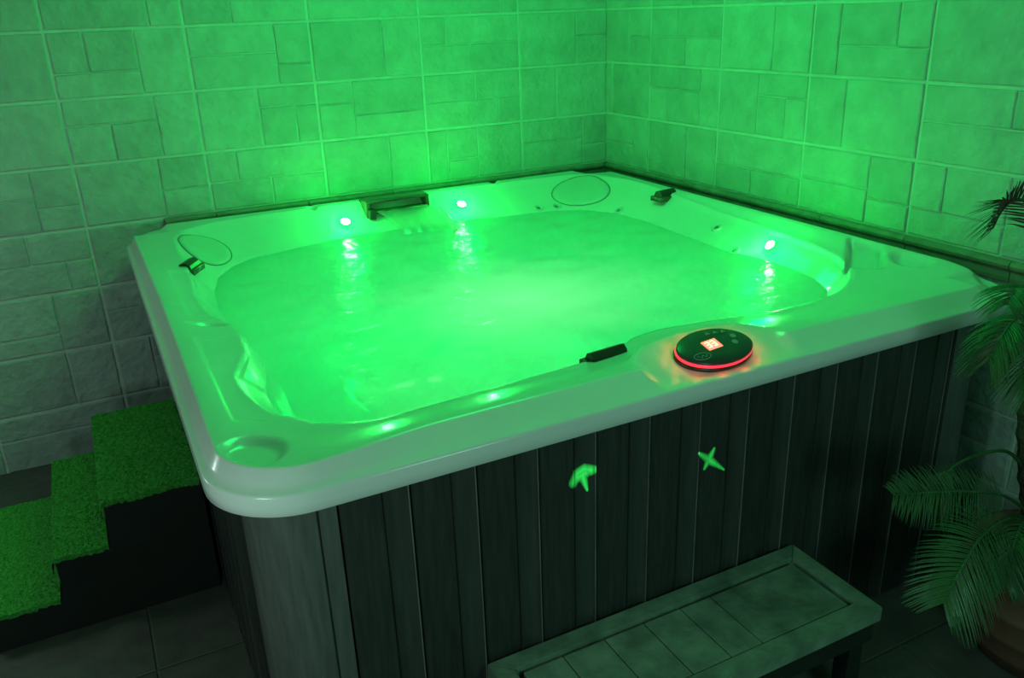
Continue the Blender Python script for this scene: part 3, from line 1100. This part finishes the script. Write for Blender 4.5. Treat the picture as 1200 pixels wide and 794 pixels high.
def strip(name, prof, o, d, n, z0, z1, mat, parent):
    """extrude a (along, out) profile vertically; o = origin xy, d = direction, n = outward normal"""
    bm = bmesh.new()
    rows = [[bm.verts.new((o[0] + d[0] * a + n[0] * b, o[1] + d[1] * a + n[1] * b, z)) for a, b in prof] for z in (z0, z1)]
    for k in range(len(prof) - 1):
        bm.faces.new((rows[0][k], rows[0][k + 1], rows[1][k + 1], rows[1][k]))
    bk = [[bm.verts.new((o[0] + d[0] * a - n[0] * 0.012, o[1] + d[1] * a - n[1] * 0.012, z)) for a, b in (prof[0], prof[-1])] for z in (z0, z1)]
    bm.faces.new((rows[0][0], rows[1][0], bk[1][0], bk[0][0]))
    bm.faces.new((rows[0][-1], bk[0][1], bk[1][1], rows[1][-1]))
    bm.faces.new([*rows[0], bk[0][1], bk[0][0]])
    bm.faces.new([*rows[1][::-1], bk[1][0], bk[1][1]])
    return tub_part(name, bm, mat, parent=parent, smooth=False)


Z0, Z1 = 0.012, 0.872
BEAD = [(PITCH - 0.0056, 0.0), (PITCH - 0.0052, 0.0042), (PITCH - 0.0040, 0.0052), (PITCH - 0.0028, 0.0042), (PITCH - 0.0024, 0.0)]  # pale bead: the rib edges' highlight put into its colour
x = -2.0435 + 0.0
for k in range(12):
    pr, rp = board_profile()
    o = (-2.0115 - 0.032 + k * PITCH, CYF)
    bd = strip('cabinet_board', pr, o, (1, 0), (0, -1), Z0, Z1, M['board'], tub)
    strip('board_rib', rp, o, (1, 0), (0, -1), Z0, Z1, M['rib'], bd)
    strip('highlight_bead', BEAD, o, (1, 0), (0, -1), Z0, Z1, M['bead'], bd)
for k in range(11):
    pr, rp = board_profile()
    for (ox, dy, nx) in ((CXL, -1, -1), (CXR, -1, 1)):
        o = (ox, CYB - 0.19 - k * PITCH)
        bd = strip('cabinet_board', pr, o, (0, dy), (nx, 0), Z0, Z1, M['board'], tub)
        strip('board_rib', rp, o, (0, dy), (nx, 0), Z0, Z1, M['rib'], bd)


def corner_post(cx, cy, a0, legs):
    """rounded corner board between two runs; a hairline groove divides it"""
    seq = []
    la, lb = legs
    r = CRN
    a_start, a_end = math.radians(a0), math.radians(a0 + 90)
    t0 = Vector((-math.sin(a_start), math.cos(a_start)))
    t1 = Vector((-math.sin(a_end), math.cos(a_end)))
    p0 = Vector((cx + r * math.cos(a_start), cy + r * math.sin(a_start)))
    p1 = Vector((cx + r * math.cos(a_end), cy + r * math.sin(a_end)))
    n0 = Vector((math.cos(a_start), math.sin(a_start)))
    n1 = Vector((math.cos(a_end), math.sin(a_end)))
    seq.append((p0 - t0 * la - n0 * 0.009))
    seq.append((p0 - t0 * la))
    for k in range(0, 13):
        a = a_start + (a_end - a_start) * k / 12
        seq.append(Vector((cx + r * math.cos(a), cy + r * math.sin(a))))
    gpos = lb * 0.32
    for q, dp in ((gpos - 0.003, 0), (gpos - 0.0015, -0.006), (gpos + 0.0015, -0.006), (gpos + 0.003, 0)):
        seq.append(p1 + t1 * q + n1 * dp)
    seq.append(p1 + t1 * lb)
    seq.append(p1 + t1 * lb - n1 * 0.009)
    bm = bmesh.new()
    rows = [[bm.verts.new((v.x, v.y, z)) for v in seq] for z in (Z0, Z1)]
    for k in range(len(seq) - 1):
        bm.faces.new((rows[0][k], rows[0][k + 1], rows[1][k + 1], rows[1][k]))
    tub_part('corner_post', bm, M['post'], smooth=False)


corner_post(CXL + CRN, CYF + CRN, 180, (0.06, 0.053))
corner_post(CXR - CRN, CYF + CRN, 270, (0.06, 0.06))
corner_post(CXL + CRN, CYB - CRN, 90, (0.06, 0.085))
corner_post(CXR - CRN, CYB - CRN, 0, (0.06, 0.06))

# ---------------------------------------------------------------- steps beside the tub
steps = empty('spa_steps', (-2.55, -0.87, 0))
tag(steps, 'three narrow black steps with green artificial turf treads on the left of the tub', 'steps')
SX = [(-2.86, -2.645, 0.130), (-2.645, -2.492, 0.262), (-2.492, -2.215, 0.400)]
bm = bmesh.new()
outl = [(SX[0][0] + 0.006, FZ + 0.001)]
for (a, b, h) in SX:
    outl += [(a + 0.006, h - 0.005), (b + 0.006 if b < -2.3 else b, h - 0.005)]
outl.append((SX[2][1], FZ + 0.001))
fr = [bm.verts.new((x + 2.55, -1.185 + 0.87, z)) for x, z in outl]
bk = [bm.verts.new((x + 2.55, -0.55 + 0.87, z)) for x, z in outl]
bm.faces.new(fr)
bm.faces.new(bk[::-1])
for k in range(len(fr)):
    k2 = (k + 1) % len(fr)
    bm.faces.new((fr[k], bk[k], bk[k2], fr[k2]))
from_bm('step_body', bm, M['step_black'], steps)
for i, (a, b, h) in enumerate(SX):
    rg = random.Random(20 + i)
    bm = bmesh.new()
    nx, ny = max(8, int((b - a) / 0.008)), 84
    if i == 2:
        b = b + 0.0
    rows = []
    for k in range(ny + 1):
        row = []
        for q in range(-3, nx + 1):
            yy = -1.20 + 0.655 * k / ny
            if k == 0:
                yy += rg.uniform(-0.0025, 0.0025) + 0.003 * math.sin(q * 0.35)
            if q < 0:                       # the turf turns down over the nosing
                xx, zz = a - 0.003, h + 0.002 + q * 0.016
            else:
                xx, zz = a + (b - a - 0.004) * q / nx, h + 0.004
            row.append(bm.verts.new((xx + rg.uniform(-.001, .001) + 2.55, yy + 0.87, zz + rg.uniform(-0.0022, 0.0022))))
        rows.append(row)
    for k in range(ny):
        for q in range(len(rows[0]) - 1):
            bm.faces.new((rows[k][q], rows[k][q + 1], rows[k + 1][q + 1], rows[k + 1][q]))
    # front edge hangs a little over the step side
    fr = [bm.verts.new((v.co.x, v.co.y - 0.002, v.co.z - 0.010 - rg.uniform(0, 0.006))) for v in rows[0]]
    for q in range(len(fr) - 1):
        bm.faces.new((fr[q], fr[q + 1], rows[0][q + 1], rows[0][q]))
    mat_o = from_bm('turf_tread', bm, M['turf'], steps)
    bm = bmesh.new()
    for _ in range(2600):
        xx, yy = rg.uniform(a, b - 0.006) + 2.55, rg.uniform(-1.2, -0.55) + 0.87
        hh = rg.uniform(0.004, 0.008)
        an = rg.uniform(0, 6.28)
        dx, dy = 0.0016 * math.cos(an), 0.0016 * math.sin(an)
        v = [bm.verts.new((xx - dx, yy - dy, h + 0.003)), bm.verts.new((xx + dx, yy + dy, h + 0.003)), bm.verts.new((xx + rg.uniform(-.004, .004), yy + rg.uniform(-.004, .004), h + 0.003 + hh))]
        bm.faces.new(v)
    me = bpy.data.meshes.new('turf_pile')
    bm.to_mesh(me)
    bm.free()
    link_mesh('turf_pile', me, M['turf'], mat_o)['kind'] = 'stuff'

# ---------------------------------------------------------------- low bench in front of the tub
BX0, BX1, BY0, BY1, BZ = -1.765, -0.868, -2.535, -2.243, 0.335
bench = empty('step_bench', ((BX0 + BX1) / 2, (BY0 + BY1) / 2, 0))
tag(bench, 'low dark bench with a framed panelled top against the front of the tub', 'bench')
bx, by = (BX0 + BX1) / 2, (BY0 + BY1) / 2


def bpart(name, bm, mat, parent=bench):
    bmesh.ops.translate(bm, vec=(-bx, -by, 0), verts=bm.verts)
    return from_bm(name, bm, mat, parent)


def frame_rail(pts, z0, z1):
    bm = bmesh.new()
    lo = [bm.verts.new((x, y, z0)) for x, y in pts]
    hi = [bm.verts.new((x, y, z1)) for x, y in pts]
    bm.faces.new(hi)
    bm.faces.new(lo[::-1])
    for k in range(4):
        k2 = (k + 1) % 4
        bm.faces.new((lo[k], lo[k2], hi[k2], hi[k]))
    bmesh.ops.bevel(bm, geom=list(bm.edges), offset=0.0025, segments=2, affect='EDGES')
    bpart('top_rail', bm, M['bench'])


FWD = 0.046
o4 = [(BX0, BY0), (BX1, BY0), (BX1, BY1), (BX0, BY1)]
i4 = [(BX0 + FWD, BY0 + FWD), (BX1 - FWD, BY0 + FWD), (BX1 - FWD, BY1 - FWD), (BX0 + FWD, BY1 - FWD)]
for k in range(4):
    k2 = (k + 1) % 4
    frame_rail([o4[k], o4[k2], i4[k2], i4[k]], BZ - 0.040, BZ)
bm = bmesh.new()
add_box(bm, (BX0 + FWD - 0.004, BY0 + FWD - 0.004, BZ - 0.034), (BX1 - FWD + 0.004, BY1 - FWD + 0.004, BZ - 0.020))
bpart('recess_tray', bm, M['bench_dark'])
GAP = 0.013
ix0, ix1, iy0, iy1 = BX0 + FWD + GAP, BX1 - FWD - GAP, BY0 + FWD + 0.003, BY1 - FWD - GAP
cuts = [0.0, 0.13, 0.27, 0.41, 0.545, 0.66, 1.0]
rgb = random.Random(5)
for a, b in zip(cuts[:-1], cuts[1:]):
    bm = bmesh.new()
    add_box(bm, (ix0 + (ix1 - ix0) * a + 0.0012, iy0, BZ - 0.022), (ix0 + (ix1 - ix0) * b - 0.0012, iy1, BZ - 0.004 + rgb.uniform(-.001, .001)), 0.002)
    bpart('top_plank', bm, M['bench'])
for (x0, x1, y0, y1, z0) in ((BX0 + 0.01, BX1 - 0.01, BY0 + 0.010, BY0 + 0.028, BZ - 0.10), (BX0 + 0.01, BX1 - 0.01, BY1 - 0.028, BY1 - 0.010, BZ - 0.10)):
    bm = bmesh.new()
    add_box(bm, (x0, y0, z0), (x1, y1, BZ - 0.041), 0.002)
    bpart('apron', bm, M['step_black'])
for sx in (BX0 + 0.012, BX1 - 0.057):
    for sy in (BY0 + 0.029, BY1 - 0.074):
        bm = bmesh.new()
        add_box(bm, (sx, sy, FZ + 0.001), (sx + 0.045, sy + 0.045, BZ - 0.041), 0.003)
        bpart('leg', bm, M['step_black'])

# ---------------------------------------------------------------- potted palm at the right
PX, PY = -0.285, -2.60
palm = empty('potted_palm', (PX, PY, 0))
tag(palm, 'feathery palm in a brown clay pot by the right corner of the tub', 'potted plant')


def ppart(name, bm, mat, smooth=False, parent=palm):
    bmesh.ops.translate(bm, vec=(-PX, -PY, 0), verts=bm.verts)
    return from_bm(name, bm, mat, parent, smooth)


bm = bmesh.new()
add_lathe(bm, [(0.150, FZ + 0.001), (0.158, 0.012), (0.184, 0.06), (0.190, 0.066), (0.189, 0.074), (0.212, 0.13), (0.217, 0.136), (0.215, 0.144), (0.222, 0.20), (0.226, 0.206), (0.222, 0.214), (0.214, 0.262), (0.224, 0.272), (0.228, 0.29), (0.222, 0.308), (0.206, 0.311), (0.200, 0.29), (0.196, 0.245)],
          56, mtx=Matrix.Translation((PX, PY, 0)), cap_top=False)
ppart('pot', bm, M['pot'], True)
bm = bmesh.new()
add_lathe(bm, [(0.198, 0.245), (0.198, 0.262), (0.12, 0.274), (0.03, 0.280)], 32, mtx=Matrix.Translation((PX, PY, 0)))
ppart('soil', bm, M['soil'], True)
bm = bmesh.new()
tp = [(-0.245, -2.52, 0.25), (-0.27, -2.52, 0.35), (-0.315, -2.515, 0.45), (-0.36, -2.51, 0.58), (-0.395, -2.505, 0.72), (-0.42, -2.50, 0.88), (-0.425, -2.50, 1.0)]
pts, rad = [], []
for i in range(len(tp) - 1):
    for q in range(6):
        s = q / 6
        pts.append(Vector(tp[i]).lerp(Vector(tp[i + 1]), s))
        rad.append((0.034 - 0.002 * i) * (1.12 if q % 3 == 0 else 0.95))
add_tube(bm, pts, rad, 12)
ppart('trunk', bm, M['trunk'])


def frond(ctrl, leaf, mat, start=0.15, n=44, up=(0, 0, 1), droop=0.25, seed=0, width=0.0065, sweep=0.75, stem=0.0055, lift=0.25):
    """one feathery frond: tapering midrib with narrow folded leaflets on both sides"""
    rg = random.Random(seed)
    C = catmull(ctrl, 60)
    bm = bmesh.new()
    add_tube(bm, C, [stem * (1 - 0.8 * i / 60) for i in range(61)], 6)
    for i in range(n):
        s = start + (1 - start) * i / (n - 1)
        f = s * 60
        k = min(int(f), 59)
        p = C[k].lerp(C[k + 1], f - k)
        t = (C[min(k + 2, 60)] - C[max(k - 1, 0)]).normalized()
        side = t.cross(Vector(up)).normalized()
        nrm = side.cross(t).normalized()
        ss = (s - start) / (1 - start)
        L = leaf * (0.45 + 0.55 * math.sin(math.pi * min(1.0, 0.22 + ss * 0.66))) * (1.0 if ss < 0.8 else 1 - (ss - 0.8) * 1.6)
        for sg in (-1, 1):
            d = (side * sg + t * (sweep + 0.5 * ss + rg.uniform(-.1, .1)) + nrm * lift).normalized()
            w = nrm.cross(d).normalized() * width * 0.5
            q = []
            for j in range(5):
                u = j / 4
                c = p + d * (L * u) + Vector((0, 0, -droop * L * u * u)) + nrm * rg.uniform(-.002, .002)
                ww = w * (0.5 + 1.2 * u if u < 0.35 else max(0.06, 1.15 * (1 - (u - 0.35) / 0.65)))
                ridge = nrm * (0.0016 * (1 - u))
                q.append((bm.verts.new(c - ww), bm.verts.new(c + ridge), bm.verts.new(c + ww)))
            for j in range(4):
                a, b = q[j], q[j + 1]
                bm.faces.new((a[0], a[1], b[1], b[0]))
                bm.faces.new((a[1], a[2], b[2], b[1]))
    o = ppart('frond', bm, mat)
    return o


CR = (-0.425, -2.50, 0.99)
frond([CR, (-0.45, -2.50, 1.10), (-0.527, -2.52, 1.205), (-0.628, -2.54, 1.271), (-0.705, -2.56, 1.282), (-0.745, -2.57, 1.268), (-0.775, -2.58, 1.245)], 0.095, M['frond_silhouette'], 0.3, 34, droop=0.1, seed=1, lift=0.5, up=(0.2, 0.7, 0.7), width=0.007)
frond([CR, (-0.49, -2.52, 0.985), (-0.58, -2.54, 1.000), (-0.635, -2.55, 0.975), (-0.660, -2.55, 0.93)], 0.10, M['frond'], 0.2, 38, droop=0.55, seed=2)
frond([CR, (-0.51, -2.53, 1.048), (-0.60, -2.56, 1.085), (-0.665, -2.58, 1.095), (-0.715, -2.60, 1.080)], 0.10, M['frond'], 0.15, 40, droop=0.5, seed=3, sweep=0.7)
frond([CR, (-0.49, -2.54, 0.98), (-0.57, -2.58, 0.97), (-0.61, -2.60, 0.92), (-0.625, -2.62, 0.86)], 0.09, M['frond'], 0.2, 36, droop=0.5, seed=4)
frond([CR, (-0.36, -2.56, 1.15), (-0.30, -2.66, 1.26), (-0.26, -2.80, 1.28)], 0.12, M['frond'], 0.2, 36, seed=5)
frond([CR, (-0.30, -2.52, 1.05), (-0.18, -2.58, 1.07), (-0.10, -2.66, 1.0)], 0.11, M['frond'], 0.2, 34, seed=6)
frond([CR, (-0.46, -2.62, 1.06), (-0.50, -2.78, 1.06), (-0.53, -2.92, 0.98)], 0.11, M['frond'], 0.2, 34, seed=7)
frond([CR, (-0.40, -2.56, 0.92), (-0.405, -2.60, 0.78), (-0.40, -2.63, 0.62)], 0.08, M['frond'], 0.25, 34, droop=0.6, seed=13)
LOW = (-0.29, -2.515, 0.38)
frond([LOW, (-0.439, -2.52, 0.492), (-0.617, -2.54, 0.574), (-0.80, -2.56, 0.640), (-0.935, -2.57, 0.680)], 0.098, M['frond'], 0.30, 50, droop=0.15, seed=8, up=(0.0, -0.8, 0.6), lift=0.1, sweep=0.55)
frond([(-0.34, -2.51, 0.52), (-0.443, -2.5, 0.613), (-0.577, -2.5, 0.637), (-0.658, -2.5, 0.621), (-0.671, -2.5, 0.56), (-0.663, -2.5, 0.48)], 0.06, M['frond'], 0.60, 24, droop=0.4, seed=9)
frond([LOW, (-0.491, -2.56, 0.467), (-0.641, -2.60, 0.500), (-0.735, -2.63, 0.488), (-0.80, -2.65, 0.458), (-0.84, -2.66, 0.425)], 0.135, M['frond'], 0.24, 52, droop=0.25, seed=10, up=(0.0, -0.6, 0.8), lift=0.0, sweep=0.5)
frond([LOW, (-0.453, -2.58, 0.461), (-0.547, -2.62, 0.444), (-0.58, -2.64, 0.36)], 0.09, M['frond'], 0.2, 34, droop=0.5, seed=11)
frond([LOW, (-0.30, -2.68, 0.50), (-0.32, -2.85, 0.52), (-0.36, -2.98, 0.44)], 0.11, M['frond'], 0.2, 34, droop=0.3, seed=12)
